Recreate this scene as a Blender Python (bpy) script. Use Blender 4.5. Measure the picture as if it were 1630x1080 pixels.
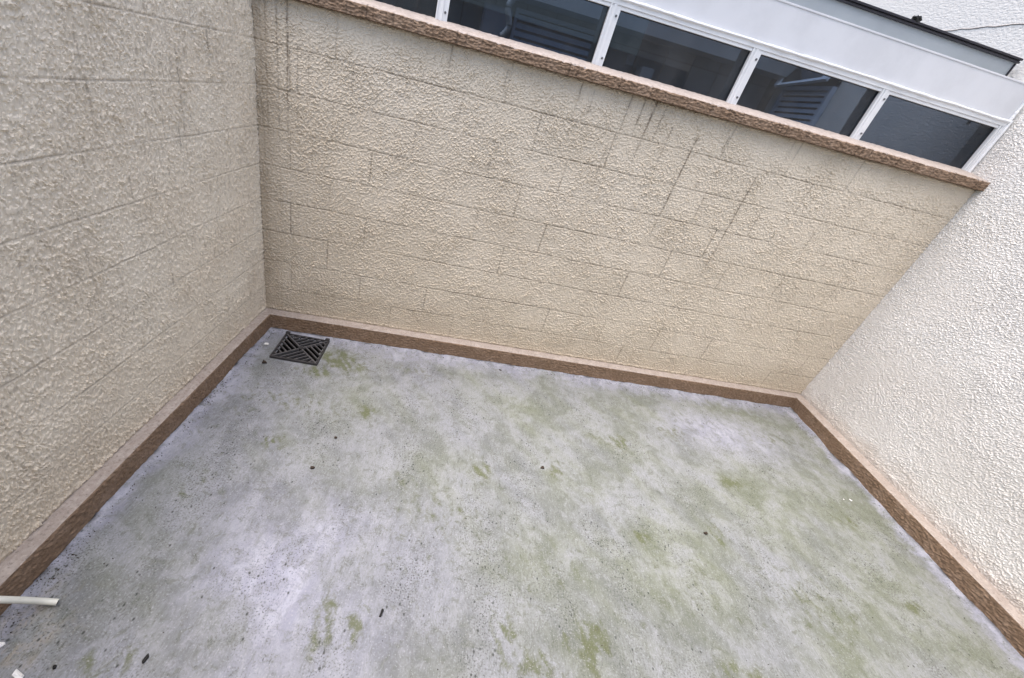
import bpy, math, random
import numpy as np
from mathutils import Matrix, Vector

for o in list(bpy.data.objects):
    bpy.data.objects.remove(o, do_unlink=True)
scene = bpy.context.scene
COL = scene.collection
R = math.radians
rng = random.Random(7)

# ---------------------------------------------------------------- camera
BE = 0.10773711746628575            # the far wall stands 6 degrees off square
CAM_POS = (1.23603668, -2.47828256, 1.74573061)
CAM_ROT = Matrix(((0.9741785, 0.21532885, 0.06789508),
                  (0.05655994, -0.52387162, 0.84991735),
                  (0.21858003, -0.82413106, -0.52252346)))
cam = bpy.data.cameras.new('camera')
cam.sensor_fit = 'HORIZONTAL'
cam.sensor_width = 36.0
cam.lens = 645.165 / 1630 * 36.0
cam.shift_x = (815 - 741.75) / 1630
cam.clip_start = 0.02
cam.clip_end = 200
camo = bpy.data.objects.new('camera', cam)
COL.objects.link(camo)
m = (CAM_ROT @ Matrix(((1, 0, 0), (0, -1, 0), (0, 0, -1)))).to_4x4()
m.translation = CAM_POS
camo.matrix_world = m
scene.camera = camo

# ---------------------------------------------------------------- sky, sun, exposure
SUN_EL, SUN_AZ = R(76), R(-118)       # azimuth from +Y towards +X
world = bpy.data.worlds.new('World')
scene.world = world
world.use_nodes = True
wn = world.node_tree.nodes
bg = wn['Background']
sky = wn.new('ShaderNodeTexSky')
sky.sky_type = 'NISHITA'
sky.sun_disc = False
sky.sun_elevation = SUN_EL
sky.sun_rotation = SUN_AZ
sky.air_density = 1.0
sky.dust_density = 4.0
sky.ozone_density = 1.0
bg.inputs['Strength'].default_value = 0.15
world.node_tree.links.new(sky.outputs[0], bg.inputs['Color'])
sun = bpy.data.lights.new('sun', 'SUN')
sun.energy = 1.5
sun.angle = R(75)
sun.color = (1.0, 0.955, 0.90)
suno = bpy.data.objects.new('sun', sun)
COL.objects.link(suno)
to_sun = Vector((math.sin(SUN_AZ) * math.cos(SUN_EL), math.cos(SUN_AZ) * math.cos(SUN_EL), math.sin(SUN_EL)))
suno.rotation_euler = to_sun.to_track_quat('Z', 'Y').to_euler()
suno.location = (0, 0, 8)
vs = scene.view_settings
vs.view_transform = 'Standard'
vs.look = 'None'
vs.gamma = 1.0
vs.exposure = 1.1
vs.use_curve_mapping = False
scene.cycles.use_denoising = True
scene.cycles.max_bounces = 7
scene.cycles.diffuse_bounces = 4
scene.cycles.glossy_bounces = 2
scene.cycles.transparent_max_bounces = 6
scene.cycles.caustics_reflective = False
scene.cycles.caustics_refractive = False

# ---------------------------------------------------------------- numpy noise
def perlin(x, y, seed=0):
    x = np.asarray(x, float); y = np.asarray(y, float)
    xi = np.floor(x).astype(np.int64); yi = np.floor(y).astype(np.int64)
    xf = x - xi; yf = y - yi
    def grad(ix, iy, dx, dy):
        h = (ix * 374761393 + iy * 668265263 + seed * 974634777) & 0xffffffff
        h = ((h ^ (h >> 13)) * 1274126177) & 0xffffffff
        h = h ^ (h >> 16)
        a = h * (2 * math.pi / 4294967296.0)
        return np.cos(a) * dx + np.sin(a) * dy
    u = xf * xf * xf * (xf * (xf * 6 - 15) + 10)
    v = yf * yf * yf * (yf * (yf * 6 - 15) + 10)
    a = grad(xi, yi, xf, yf); b = grad(xi + 1, yi, xf - 1, yf)
    c = grad(xi, yi + 1, xf, yf - 1); d = grad(xi + 1, yi + 1, xf - 1, yf - 1)
    return (a + u * (b - a)) * (1 - v) + (c + u * (d - c)) * v

def sstep(a, b, x):
    t = np.clip((x - a) / (b - a), 0, 1)
    return t * t * (3 - 2 * t)

# ---------------------------------------------------------------- materials
def new_mat(name, rough=0.8, spec=0.3):
    mt = bpy.data.materials.new(name)
    mt.use_nodes = True
    nt = mt.node_tree
    b = nt.nodes['Principled BSDF']
    b.inputs['Roughness'].default_value = rough
    b.inputs['Specular IOR Level'].default_value = spec
    return mt, nt, b

class NB:
    """small node-building helper"""
    def __init__(s, nt): s.nt = nt; s.co = None
    def n(s, t, **k):
        nd = s.nt.nodes.new(t)
        for a, v in k.items(): setattr(nd, a, v)
        return nd
    def l(s, a, b): s.nt.links.new(a, b)
    def obj(s):
        if s.co is None: s.co = s.n('ShaderNodeTexCoord').outputs['Object']
        return s.co
    def mapping(s, scale=(1, 1, 1), rot=(0, 0, 0), loc=(0, 0, 0), src=None):
        mp = s.n('ShaderNodeMapping')
        mp.inputs['Scale'].default_value = scale
        mp.inputs['Rotation'].default_value = rot
        mp.inputs['Location'].default_value = loc
        s.l(src or s.obj(), mp.inputs['Vector'])
        return mp.outputs[0]
    def noise(s, scale, detail=4, rough=0.55, vec=None, dist=0.0):
        nd = s.n('ShaderNodeTexNoise')
        nd.inputs['Scale'].default_value = scale
        nd.inputs['Detail'].default_value = detail
        nd.inputs['Roughness'].default_value = rough
        nd.inputs['Distortion'].default_value = dist
        s.l(vec or s.obj(), nd.inputs['Vector'])
        return nd.outputs['Fac']
    def ramp(s, fac, a, b, lo=0.0, hi=1.0):
        mr = s.n('ShaderNodeMapRange')
        mr.interpolation_type = 'SMOOTHSTEP'
        s.l(fac, mr.inputs['Value'])
        for i, v in ((1, a), (2, b), (3, lo), (4, hi)): mr.inputs[i].default_value = v
        return mr.outputs[0]
    def math(s, op, a, b=None):
        nd = s.n('ShaderNodeMath', operation=op)
        for i, v in enumerate((a, b)):
            if v is None: continue
            if isinstance(v, (int, float)): nd.inputs[i].default_value = v
            else: s.l(v, nd.inputs[i])
        return nd.outputs[0]
    def mix(s, fac, a, b, blend='MIX'):
        nd = s.n('ShaderNodeMix', data_type='RGBA', blend_type=blend)
        for sock, v in ((nd.inputs['Factor'], fac), (nd.inputs[6], a), (nd.inputs[7], b)):
            if isinstance(v, (int, float)): sock.default_value = v
            elif isinstance(v, tuple): sock.default_value = (*v, 1)
            else: s.l(v, sock)
        return nd.outputs[2]
    def attr(s, name):
        nd = s.n('ShaderNodeAttribute'); nd.attribute_name = name
        return nd.outputs['Fac']
    def bump(s, h, bsdf, strength=0.3, dist=0.002):
        nd = s.n('ShaderNodeBump')
        nd.inputs['Strength'].default_value = strength
        nd.inputs['Distance'].default_value = dist
        s.l(h, nd.inputs['Height']); s.l(nd.outputs[0], bsdf.inputs['Normal'])

def stucco(name, base, pale, dirty, bump=False):
    mt, nt, b = new_mat(name, 0.95, 0.06)
    g = NB(nt)
    c = g.mix(g.attr('tone'), base, pale)
    c = g.mix(g.ramp(g.noise(75, 2), 0.50, 0.78, 0.0, 0.35), c, dirty)
    c = g.mix(g.attr('dirt_shade'), c, (0.105, 0.075, 0.048))  # joint and crack dirt, plus crevice shade put into the colour
    c = g.mix(g.attr('stain'), c, dirty)
    g.l(c, b.inputs['Base Color'])
    if bump: g.bump(g.noise(48, 2, 0.5, vec=g.mapping((1, 1, 2.2))), b, 0.5, 0.010)
    return mt

M = {}
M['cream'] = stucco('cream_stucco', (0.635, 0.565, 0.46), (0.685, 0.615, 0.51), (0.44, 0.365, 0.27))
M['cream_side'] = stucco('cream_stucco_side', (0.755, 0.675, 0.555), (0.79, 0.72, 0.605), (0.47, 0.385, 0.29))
M['white_stucco'] = stucco('white_stucco', (0.735, 0.715, 0.685), (0.79, 0.775, 0.75), (0.51, 0.445, 0.385), True)

def paint(name, base, worn, rough=0.7, scale=14, bump=0.4, bscale=120):
    mt, nt, b = new_mat(name, rough, 0.25)
    g = NB(nt)
    c = g.mix(g.ramp(g.noise(scale, 6, 0.65), 0.42, 0.72), base, worn)
    gn = g.noise(75, 3, 0.7)
    c = g.mix(g.ramp(gn, 0.52, 0.70, 0, 0.7), c, tuple(v * 0.5 for v in base))
    c = g.mix(g.ramp(gn, 0.42, 0.28, 0, 0.5), c, tuple(min(1, v * 1.5) for v in worn))
    c = g.mix(g.attr('dirt_shade'), c, (0.05, 0.032, 0.02))
    g.l(c, b.inputs['Base Color'])
    g.bump(g.noise(bscale, 4, 0.65), b, bump, 0.003)
    return mt
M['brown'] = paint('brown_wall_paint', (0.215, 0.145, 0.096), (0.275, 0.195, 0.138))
M['brown_pale'] = paint('pale_pink_brown', (0.385, 0.33, 0.295), (0.47, 0.415, 0.38), 0.75, 22, 0.15)  # paler, pinker tone for the upward faces of plinth and sill

def plain(name, col, rough=0.5, spec=0.4, metal=0.0, var=0.12, scale=6, bump=0.0):
    mt, nt, b = new_mat(name, rough, spec)
    b.inputs['Metallic'].default_value = metal
    g = NB(nt)
    c = g.mix(g.ramp(g.noise(scale, 5, 0.6), 0.35, 0.7), col, tuple(v * (1 - var) for v in col))
    g.l(c, b.inputs['Base Color'])
    if bump: g.bump(g.noise(scale * 12, 4), b, bump, 0.002)
    return mt
M['white_frame'] = plain('white_coated_aluminium', (0.78, 0.79, 0.80), 0.35, 0.5, 0, 0.08, 9)
M['panel'] = plain('white_sheet_metal', (0.66, 0.67, 0.70), 0.5, 0.4, 0, 0.09, 5)
M['grey_sheet'] = plain('grey_sheet_metal', (0.38, 0.41, 0.43), 0.55, 0.4, 0, 0.10, 3)
M['sealant'] = plain('white_sealant', (0.82, 0.83, 0.84), 0.4, 0.4, 0, 0.05, 20)
M['black_trim'] = plain('black_rubber_trim', (0.012, 0.011, 0.02), 0.4, 0.5, 0, 0.3, 30)
M['screw'] = plain('zinc_screw', (0.20, 0.20, 0.21), 0.35, 0.5, 0.8, 0.3, 200)
M['frame_grey'] = plain('grey_inner_frame', (0.42, 0.42, 0.40), 0.5, 0.4, 0, 0.12, 10)
M['tile'] = plain('grey_wall_tile', (0.27, 0.275, 0.28), 0.35, 0.5, 0, 0.18, 12)
M['grout'] = plain('dark_grout', (0.05, 0.05, 0.05), 0.9, 0.2)
M['inner_plaster'] = plain('inner_plaster', (0.42, 0.44, 0.46), 0.8, 0.2, 0, 0.15, 5, 0.2)
M['louvre'] = plain('blue_grey_louvre', (0.58, 0.66, 0.78), 0.45, 0.5, 0, 0.12, 12)
M['dark'] = plain('dark_void', (0.02, 0.022, 0.028), 0.8, 0.2)
M['hose_grey'] = plain('grey_duct', (0.45, 0.47, 0.48), 0.5, 0.4, 0.2, 0.2, 40)
M['iron'] = plain('dark_cast_plastic', (0.045, 0.043, 0.046), 0.55, 0.4, 0, 0.35, 60, 0.25)
M['iron_edge'] = plain('worn_dark_bar', (0.105, 0.102, 0.108), 0.5, 0.4, 0, 0.35, 70, 0.25)
M['pit'] = plain('drain_pit', (0.012, 0.011, 0.010), 0.9, 0.1)
M['pipe'] = plain('cream_plastic_pipe', (0.74, 0.745, 0.68), 0.45, 0.4, 0, 0.12, 12)
M['black_bit'] = plain('black_bit', (0.008, 0.008, 0.008), 0.6, 0.3)
M['brown_bit'] = plain('dry_brown_bit', (0.06, 0.045, 0.035), 0.8, 0.2)
M['white_bit'] = plain('white_paint_chip', (0.80, 0.80, 0.80), 0.6, 0.3)
M['roof'] = plain('roof_sheet', (0.25, 0.25, 0.25), 0.6, 0.3)

def glass_mat():
    mt = bpy.data.materials.new('window_glass')
    mt.use_nodes = True
    nt = mt.node_tree
    nt.nodes.clear()
    g = NB(nt)
    out = g.n('ShaderNodeOutputMaterial')
    tr = g.n('ShaderNodeBsdfTransparent'); tr.inputs[0].default_value = (0.33, 0.37, 0.42, 1)
    gl = g.n('ShaderNodeBsdfGlossy'); gl.inputs['Roughness'].default_value = 0.02
    lw = g.n('ShaderNodeLayerWeight'); lw.inputs['Blend'].default_value = 0.5
    fr = g.math('ADD', g.math('MULTIPLY', g.math('POWER', lw.outputs['Facing'], 5.0), 0.96), 0.04)
    mx = g.n('ShaderNodeMixShader')
    g.l(fr, mx.inputs[0]); g.l(tr.outputs[0], mx.inputs[1]); g.l(gl.outputs[0], mx.inputs[2])
    df = g.n('ShaderNodeBsdfDiffuse'); df.inputs[0].default_value = (0.55, 0.56, 0.56, 1)
    dust = g.math('MULTIPLY', g.ramp(g.noise(5, 5, 0.7, vec=g.mapping((1, 1, 0.5))), 0.38, 0.75), 0.035)
    m2 = g.n('ShaderNodeMixShader')
    g.l(dust, m2.inputs[0]); g.l(mx.outputs[0], m2.inputs[1]); g.l(df.outputs[0], m2.inputs[2])
    g.l(m2.outputs[0], out.inputs[0])
    return mt
M['glass'] = glass_mat()

# ---------------------------------------------------------------- object helpers
def link(o, parent=None):
    COL.objects.link(o)
    if parent is not None: o.parent = parent
    return o
def tag(o, label, cat, group=None):
    o['label'] = label; o['category'] = cat
    if group: o['group'] = group
    return o
def empty(name, loc=(0, 0, 0), rz=0.0):
    o = bpy.data.objects.new(name, None)
    o.empty_display_size = 0.1
    o.location = loc; o.rotation_euler = (0, 0, rz)
    return link(o)

def mesh_np(name, verts, faces, mats, attrs=None, smooth=True, midx=None):
    """verts (n,3), faces (m,4) -> mesh, fast"""
    me = bpy.data.meshes.new(name)
    verts = np.ascontiguousarray(verts, np.float32); faces = np.ascontiguousarray(faces, np.int32)
    k = faces.shape[1]
    me.vertices.add(len(verts)); me.vertices.foreach_set('co', verts.ravel())
    me.loops.add(faces.size); me.loops.foreach_set('vertex_index', faces.ravel())
    me.polygons.add(len(faces))
    me.polygons.foreach_set('loop_start', np.arange(0, faces.size, k, dtype=np.int32))
    try: me.polygons.foreach_set('loop_total', np.full(len(faces), k, np.int32))
    except Exception: pass
    me.polygons.foreach_set('use_smooth', np.full(len(faces), smooth, bool))
    for mt in (mats if isinstance(mats, (list, tuple)) else [mats]): me.materials.append(mt)
    if midx is not None: me.polygons.foreach_set('material_index', np.asarray(midx, np.int32))
    for n, a in (attrs or {}).items():
        at = me.attributes.new(n, 'FLOAT', 'POINT')
        at.data.foreach_set('value', np.ascontiguousarray(a, np.float32).ravel())
    me.update(calc_edges=True)
    me.validate()
    return me

def grid_faces(nr, nc, flip=False):
    i = np.arange(nr - 1)[:, None] * nc + np.arange(nc - 1)[None, :]
    i = i.ravel()
    f = np.stack([i, i + 1, i + nc + 1, i + nc], 1)
    return f[:, ::-1] if flip else f

class MB:
    """collects boxes / prisms / tubes into one mesh"""
    def __init__(s): s.v = []; s.f = []; s.sm = []
    def poly(s, verts, faces, smooth=False):
        o = len(s.v); s.v += [tuple(v) for v in verts]
        s.f += [tuple(i + o for i in f) for f in faces]; s.sm += [smooth] * len(faces)
        return s
    def box(s, x0, x1, y0, y1, z0, z1):
        v = [(x, y, z) for z in (z0, z1) for y in (y0, y1) for x in (x0, x1)]
        return s.poly(v, [(0, 2, 3, 1), (4, 5, 7, 6), (0, 1, 5, 4), (2, 6, 7, 3), (0, 4, 6, 2), (1, 3, 7, 5)])
    def prism(s, prof, x0, x1):
        """profile [(y,z)] extruded along x"""
        n = len(prof)
        v = [(x0, y, z) for y, z in prof] + [(x1, y, z) for y, z in prof]
        f = [(i, (i + 1) % n, n + (i + 1) % n, n + i) for i in range(n)]
        return s.poly(v, f + [tuple(range(n))[::-1], tuple(range(n, 2 * n))])
    def bar(s, a, b, w, h):
        """flat bar on the xy plane from a to b, width w, from z a[2] downwards h"""
        ax, ay = a[:2]; bx, by = b[:2]
        d = Vector((bx - ax, by - ay)); d.normalize(); n = Vector((-d.y, d.x)) * (w / 2)
        z = a[2]
        p = [(ax + n.x, ay + n.y), (ax - n.x, ay - n.y), (bx - n.x, by - n.y), (bx + n.x, by + n.y)]
        v = [(x, y, z - h) for x, y in p] + [(x, y, z) for x, y in p]
        return s.poly(v, [(0, 3, 2, 1), (4, 5, 6, 7), (0, 1, 5, 4), (1, 2, 6, 5), (2, 3, 7, 6), (3, 0, 4, 7)])
    def tube(s, pts, rad, seg=12, cap=True):
        pts = [Vector(p) for p in pts]
        if isinstance(rad, (int, float)): rad = [rad] * len(pts)
        rings = []
        up = Vector((0, 0, 1))
        for i, p in enumerate(pts):
            d = (pts[min(i + 1, len(pts) - 1)] - pts[max(i - 1, 0)]).normalized()
            a = d.cross(up)
            if a.length < 1e-3: a = d.cross(Vector((1, 0, 0)))
            a.normalize(); b = d.cross(a)
            rings.append([p + (a * math.cos(t) + b * math.sin(t)) * rad[i] for t in [2 * math.pi * j / seg for j in range(seg)]])
        v = [q for r in rings for q in r]
        f = [(i * seg + j, i * seg + (j + 1) % seg, (i + 1) * seg + (j + 1) % seg, (i + 1) * seg + j)
             for i in range(len(pts) - 1) for j in range(seg)]
        s.poly(v, f, True)
        if cap:
            s.poly(rings[0], [tuple(range(seg))[::-1]]); s.poly(rings[-1], [tuple(range(seg))])
        return s
    def build(s, name, mat, parent=None, loc=None, bevel=0.0, rot=None):
        me = bpy.data.meshes.new(name)
        me.from_pydata(s.v, [], s.f)
        me.polygons.foreach_set('use_smooth', s.sm)
        me.materials.append(mat); me.update()
        o = bpy.data.objects.new(name, me)
        if loc: o.location = loc
        if rot: o.rotation_euler = rot
        link(o, parent)
        if bevel:
            md = o.modifiers.new('bevel', 'BEVEL'); md.width = bevel; md.segments = 2; md.limit_method = 'ANGLE'
        return o

# ================================================================ SETTING
W = 4.4689                      # x of the white wall
WB = 4.4949                     # length of the far wall along itself
PLZ = 0.118                     # top of the painted plinth
C0, CP = 0.295, 0.2             # first block course above the plinth, course pitch
SILL0, SILL1 = 1.895, 1.948
BL = 0.4575                     # block length

# ---- height of the thrown-on stucco (metres), s along wall, t up
def stucco_h(s, t, kind, seed):
    if kind == 'back':   ax, az, amp = 0.0120, 0.0110, 0.0068
    elif kind == 'left': ax, az, amp = 0.0080, 0.0185, 0.0074
    else:                ax, az, amp = 0.0112, 0.0066, 0.0052
    w1 = perlin(s / 0.024, t / 0.024, seed + 1) * 0.009
    w2 = perlin(s / 0.024 + 7.3, t / 0.024, seed + 2) * 0.009
    S = (s + w1); T = (t + w2)
    if kind == 'right': T = T + 0.25 * s
    n = perlin(S / ax, T / az, seed + 3) + 0.45 * perlin(S / ax * 2.1, T / az * 2.1, seed + 4)
    plate = sstep(0.03, 0.12, n)
    r = perlin(S / ax * 0.8 + 3.1, T / az * 0.8, seed + 5)
    ridge = np.clip(1 - np.abs(r) / 0.13, 0, 1) * sstep(-0.1, 0.4, perlin(s / 0.05, t / 0.05, seed + 6))
    big = perlin(s / 0.35, t / 0.35, seed + 7) * 0.004
    if kind == 'right':
        dens = np.clip(0.85 + 0.8 * perlin(s / 0.3, t / 0.3, seed + 8) + 0.4 * perlin(s / 0.08, t / 0.08, seed + 10), 0.55, 1.3)
        return amp * dens * (plate * 0.7 + 0.9 * ridge) + big
    dens = np.clip(0.95 + 0.7 * perlin(s / 0.22, t / 0.22, seed + 8) + 0.4 * perlin(s / 0.07, t / 0.07, seed + 10), 0.18, 1.35)
    return amp * dens * (0.6 * plate + 0.85 * ridge) + 0.0005 * perlin(s / 0.006, t / 0.006, seed + 9) + big

def big_h(s, t, seed): return perlin(s / 0.35, t / 0.35, seed + 7) * 0.004

# cracks / rust runs on the far wall: (u, z_top, z_bottom, half width, strength, lean)
CRACKS_BACK = [(2.494, 1.776, 0.98, 0.0035, 0.85, -0.012), (2.985, 1.66, 0.80, 0.0032, 0.75, 0.006),
               (2.02, 1.90, 1.60, 0.003, 0.65, -0.01), (2.10, 1.90, 1.68, 0.0035, 0.6, 0.0), (2.17, 1.90, 1.52, 0.0045, 0.7, -0.02),
               (2.235, 1.90, 1.62, 0.003, 0.5, -0.01), (2.32, 1.80, 1.50, 0.003, 0.5, 0.0), (1.72, 1.89, 1.70, 0.003, 0.6, 0.0),
               (1.80, 1.87, 1.70, 0.0025, 0.5, 0.0), (1.30, 1.86, 1.72, 0.0025, 0.45, 0.0), (0.99, 1.90, 1.72, 0.003, 0.5, -0.005),
               (0.165, 1.90, 1.10, 0.0035, 0.7, 0.0), (0.115, 1.90, 0.95, 0.0025, 0.5, 0.0), (0.06, 1.90, 1.05, 0.003, 0.55, 0.0),
               (0.215, 1.72, 1.25, 0.0025, 0.4, 0.0), (0.27, 1.70, 1.45, 0.0025, 0.35, 0.0), (2.68, 1.83, 1.70, 0.003, 0.5, 0.0),
               (1.98, 1.70, 1.25, 0.0025, 0.35, -0.01), (2.72, 1.48, 1.28, 0.003, 0.5, 0.0), (3.1, 1.9, 1.72, 0.0025, 0.3, 0.0),
               (0.035, 1.9, .3, 0.003, 0.35, 0.0), (0.5, 1.7, 1.5, 0.0025, 0.3, 0.0), (0.30, 1.3, 1.1, 0.002, 0.3, 0)]
CRACKS_LEFT = [(0.62, 1.62, 0.95, 0.003, 0.45, 0.015), (0.40, 1.75, 1.35, 0.0025, 0.5, 0.01), (1.06, 1.62, 1.30, 0.003, 0.45, 0.02),
               (0.66, 1.35, 1.05, 0.0025, 0.45, 0.01), (0.30, 1.4, 1.1, 0.002, 0.35, 0.0), (0.97, 1.2, 0.8, 0.0025, 0.3, 0.01),
               (0.21, 1.8, 1.3, 0.002, 0.3, 0.0), (1.22, 1.0, 0.5, 0.003, 0.3, 0.02), (0.84, 0.85, 0.45, 0.0025, 0.3, 0.01),
               (0.5, 1.9, 1.6, 0.0025, 0.35, 0.0), (0.75, 1.8, 1.45, 0.0025, 0.3, 0.0)]

def crack_field(s, t, cracks, seed):
    d = np.zeros_like(s)
    for i, (u, zt, zb, w, a, lean) in enumerate(cracks):
        if u < s.min() - 0.05 or u > s.max() + 0.05: continue
        x = u + lean * (zt - t) + 0.004 * perlin(t / 0.06, t * 0 + i * 3.7, seed) + 0.0025 * perlin(t / 0.013, t * 0 + i * 1.3, seed + 1)
        gate = sstep(zb - 0.05, zb + 0.7 * (zt - zb), t) * (1 - sstep(zt - 0.015, zt + 0.003, t))
        gate = gate * np.clip(0.75 + 1.2 * perlin(t / 0.05, t * 0 + i * 5.1, seed + 2), 0.15, 1)
        d = np.maximum(d, min(1.0, a * 1.2) * gate * np.exp(-((s - x) / (w * 1.35)) ** 2))
        d = np.maximum(d, 0.16 * a * gate * np.exp(-((s - x) / (w * 6)) ** 2))
    return d

def wall_field(s, t, sa, sb, ta, tb, kind, seed, cracks):
    """heights and dirt for the block [sa,sb]x[ta,tb]"""
    h = stucco_h(s, t, kind, seed)
    k = 1.0 if kind == 'back' else 0.9
    dirt_shade = np.zeros_like(s); light = np.zeros_like(s)
    for tz in (ta, tb):
        if tz < PLZ + 0.03: continue
        wob = 0.0035 * perlin(s / 0.16, s * 0 + tz * 9.1, seed + 20) + 0.0015 * perlin(s / 0.02, s * 0 + tz * 5.1, seed + 21)
        md = np.clip(0.62 + 0.9 * perlin(s / 0.42, s * 0 + tz * 13.3, seed + 22), 0.25, 0.9) * np.clip(0.8 + perlin(s / 0.03, s * 0 + tz, seed + 25), .2, 1)
        e = t - tz - wob
        gr = np.exp(-(e / 0.0042) ** 2)
        h -= (0.0052 if kind == 'back' else 0.008) * md * gr * k
        if kind == 'left': h += md * np.exp(-(e / 0.011) ** 2) * (0.004 - 0.6 * (h - big_h(s, t, seed)))
        h += 0.0016 * np.exp(-((e + 0.008) / 0.004) ** 2) * md
        dirt_shade = np.maximum(dirt_shade, 0.68 * k * md * np.exp(-(e / 0.0040) ** 2))
    for sz in (sa, sb):
        wob = 0.003 * perlin(t / 0.05, t * 0 + sz * 9.1, seed + 23)
        md = (1.0 if kind == 'back' else 0.45) * np.clip(0.30 + 1.3 * float(perlin(np.array([sz * 3.1]), np.array([ta * 7.7 if sz == sa else ta * 7.7]), seed + 24)[0]) + 0.5 * perlin(t / 0.06, t * 0 + sz, seed + 26), 0.0, 0.85) + 0 * t
        e = s - sz - wob
        h -= 0.0036 * md * np.exp(-(e / 0.0042) ** 2) * k
        dirt_shade = np.maximum(dirt_shade, 0.62 * k * md * np.exp(-(e / 0.0040) ** 2))
    dirt_shade = np.maximum(dirt_shade, crack_field(s, t, cracks, seed + 30))
    # dark specks and dashes painted for shade in the stucco crevices
    cl = np.clip(0.55 + 0.9 * perlin(s / 0.3, t / 0.3, seed + 50), 0, 1)
    if kind == 'back': sp = sstep(0.22, 0.5, perlin(s / 0.010, t / 0.008, seed + 51)) * 0.30
    else: sp = np.maximum(sstep(0.18, 0.46, perlin(s / 0.009, t / 0.028, seed + 51)) * 0.34, sstep(0.24, 0.5, perlin(s / 0.008 + 0.15 * t, t / 0.11, seed + 52)) * 0.38)
    dirt_shade = np.maximum(dirt_shade, sp * cl)
    # ragged lip where the coat stops above the plinth
    lip = np.exp(-((t - PLZ - 0.014 - 0.008 * perlin(s / 0.05, s * 0, seed + 31)) / 0.006) ** 2)
    h += 0.006 * lip * np.clip(0.5 + perlin(s / 0.02, s * 0 + 4, seed + 32), 0, 1)
    dirt_shade = np.maximum(dirt_shade, 0.55 * np.exp(-((t - PLZ - 0.004) / 0.005) ** 2) * np.clip(0.4 + 1.5 * perlin(s / 0.06, s * 0 + 2, seed + 33), 0, 1))
    # dirty splash-back low down and in the far left corner
    spl = sstep(0.50, PLZ, t + 0.22 * perlin(s / 0.25, t / 0.2, seed + 34)) * 0.36
    if kind == 'back':
        cor = sstep(0.16, 0.0, s + 0.08 * perlin(s / 0.05, t / 0.3, seed + 35)) * 0.5
        top = sstep(1.80, 1.90, t + 0.1 * perlin(s / 0.2, t / 0.1, seed + 36)) * -0.25
        stain = np.clip(np.maximum(spl, cor) + 0.12 * np.clip(perlin(s / 0.6, t / 0.5, seed + 37) + .1, 0, 1) + top, 0, 1)
    else:
        stain = np.clip(spl * 0.55 + 0.2 * np.clip(perlin(s / 0.5, t / 0.5, seed + 37), 0, 1), 0, 1)
    run = sstep(0.05, 0.45, perlin(s / 0.022, t / 0.8, seed + 40) + 0.5 * perlin(s / 0.009, t / 0.5, seed + 41)) * np.clip(0.2 + 1.4 * perlin(s / 0.35, t / 0.6, seed + 42), 0, 1)
    stain = np.clip(np.maximum(stain, stain + 0.22 * run), 0, 1)
    tone = np.clip(0.5 + 1.1 * perlin(s / 0.4, t / 0.3, seed + 43) + 0.4 * perlin(s / 0.08, t / 0.08, seed + 44), 0, 1)
    return h, np.clip(dirt_shade, 0, 1), stain, tone

def make_block(parent, origin, ux, nx, sa, sb, ta, tb, kind, seed, cracks, mat, step):
    """one rendered block, slightly proud between its joints, with a skirt for thickness"""
    nc = max(2, int(round((sb - sa) / step)) + 1); nr = max(2, int(round((tb - ta) / step)) + 1)
    s, t = np.meshgrid(np.linspace(sa, sb, nc), np.linspace(ta, tb, nr))
    h, dirt_shade, stain, tone = wall_field(s, t, sa, sb, ta, tb, kind, seed, cracks)
    # pad with a skirt ring pushed 12 mm into the wall
    P = lambda a, mode='edge': np.pad(a, 1, mode)
    s2, t2, h2, d2, st2 = P(s), P(t), P(h), P(dirt_shade), P(stain)
    ring = np.ones_like(h2, bool); ring[1:-1, 1:-1] = False
    h2 = np.where(ring, h2 - 0.012, h2)
    sm = (sa + sb) / 2; tm = ta
    v = ((s2 - sm)[..., None] * np.array(ux) + (t2 - tm)[..., None] * np.array((0, 0, 1.0)) + h2[..., None] * np.array(nx)).reshape(-1, 3)
    me = mesh_np('block', v, grid_faces(nr + 2, nc + 2, flip=(kind == 'left')), mat, {'dirt_shade': d2, 'stain': st2, 'tone': P(tone)}, False)
    o = bpy.data.objects.new('block', me)
    link(o, parent)
    o.location = Vector(ux) * sm + Vector((0, 0, tm))
    return o

def block_rows(zmax):
    rows = [(PLZ - 0.008, C0, -1)]
    k = 0
    while C0 + k * CP < zmax - 1e-6:
        rows.append((C0 + k * CP, min(C0 + (k + 1) * CP, zmax), k)); k += 1
    return rows

def lay_blocks(parent, length, zmax, s_start, kind, seed, cracks, mat, step, offs):
    for ta, tb, k in block_rows(zmax):
        s = offs[k % 2]
        while s > s_start: s -= BL
        cuts = [s_start]
        s += BL
        while s < length - 0.03:
            if s > s_start + 0.03: cuts.append(s)
            s += BL
        cuts.append(length)
        for a, b in zip(cuts, cuts[1:]):
            make_block(parent, None, (1, 0, 0), (0, -1, 0), a, b, ta, tb, kind, seed, cracks, mat, step)

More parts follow.
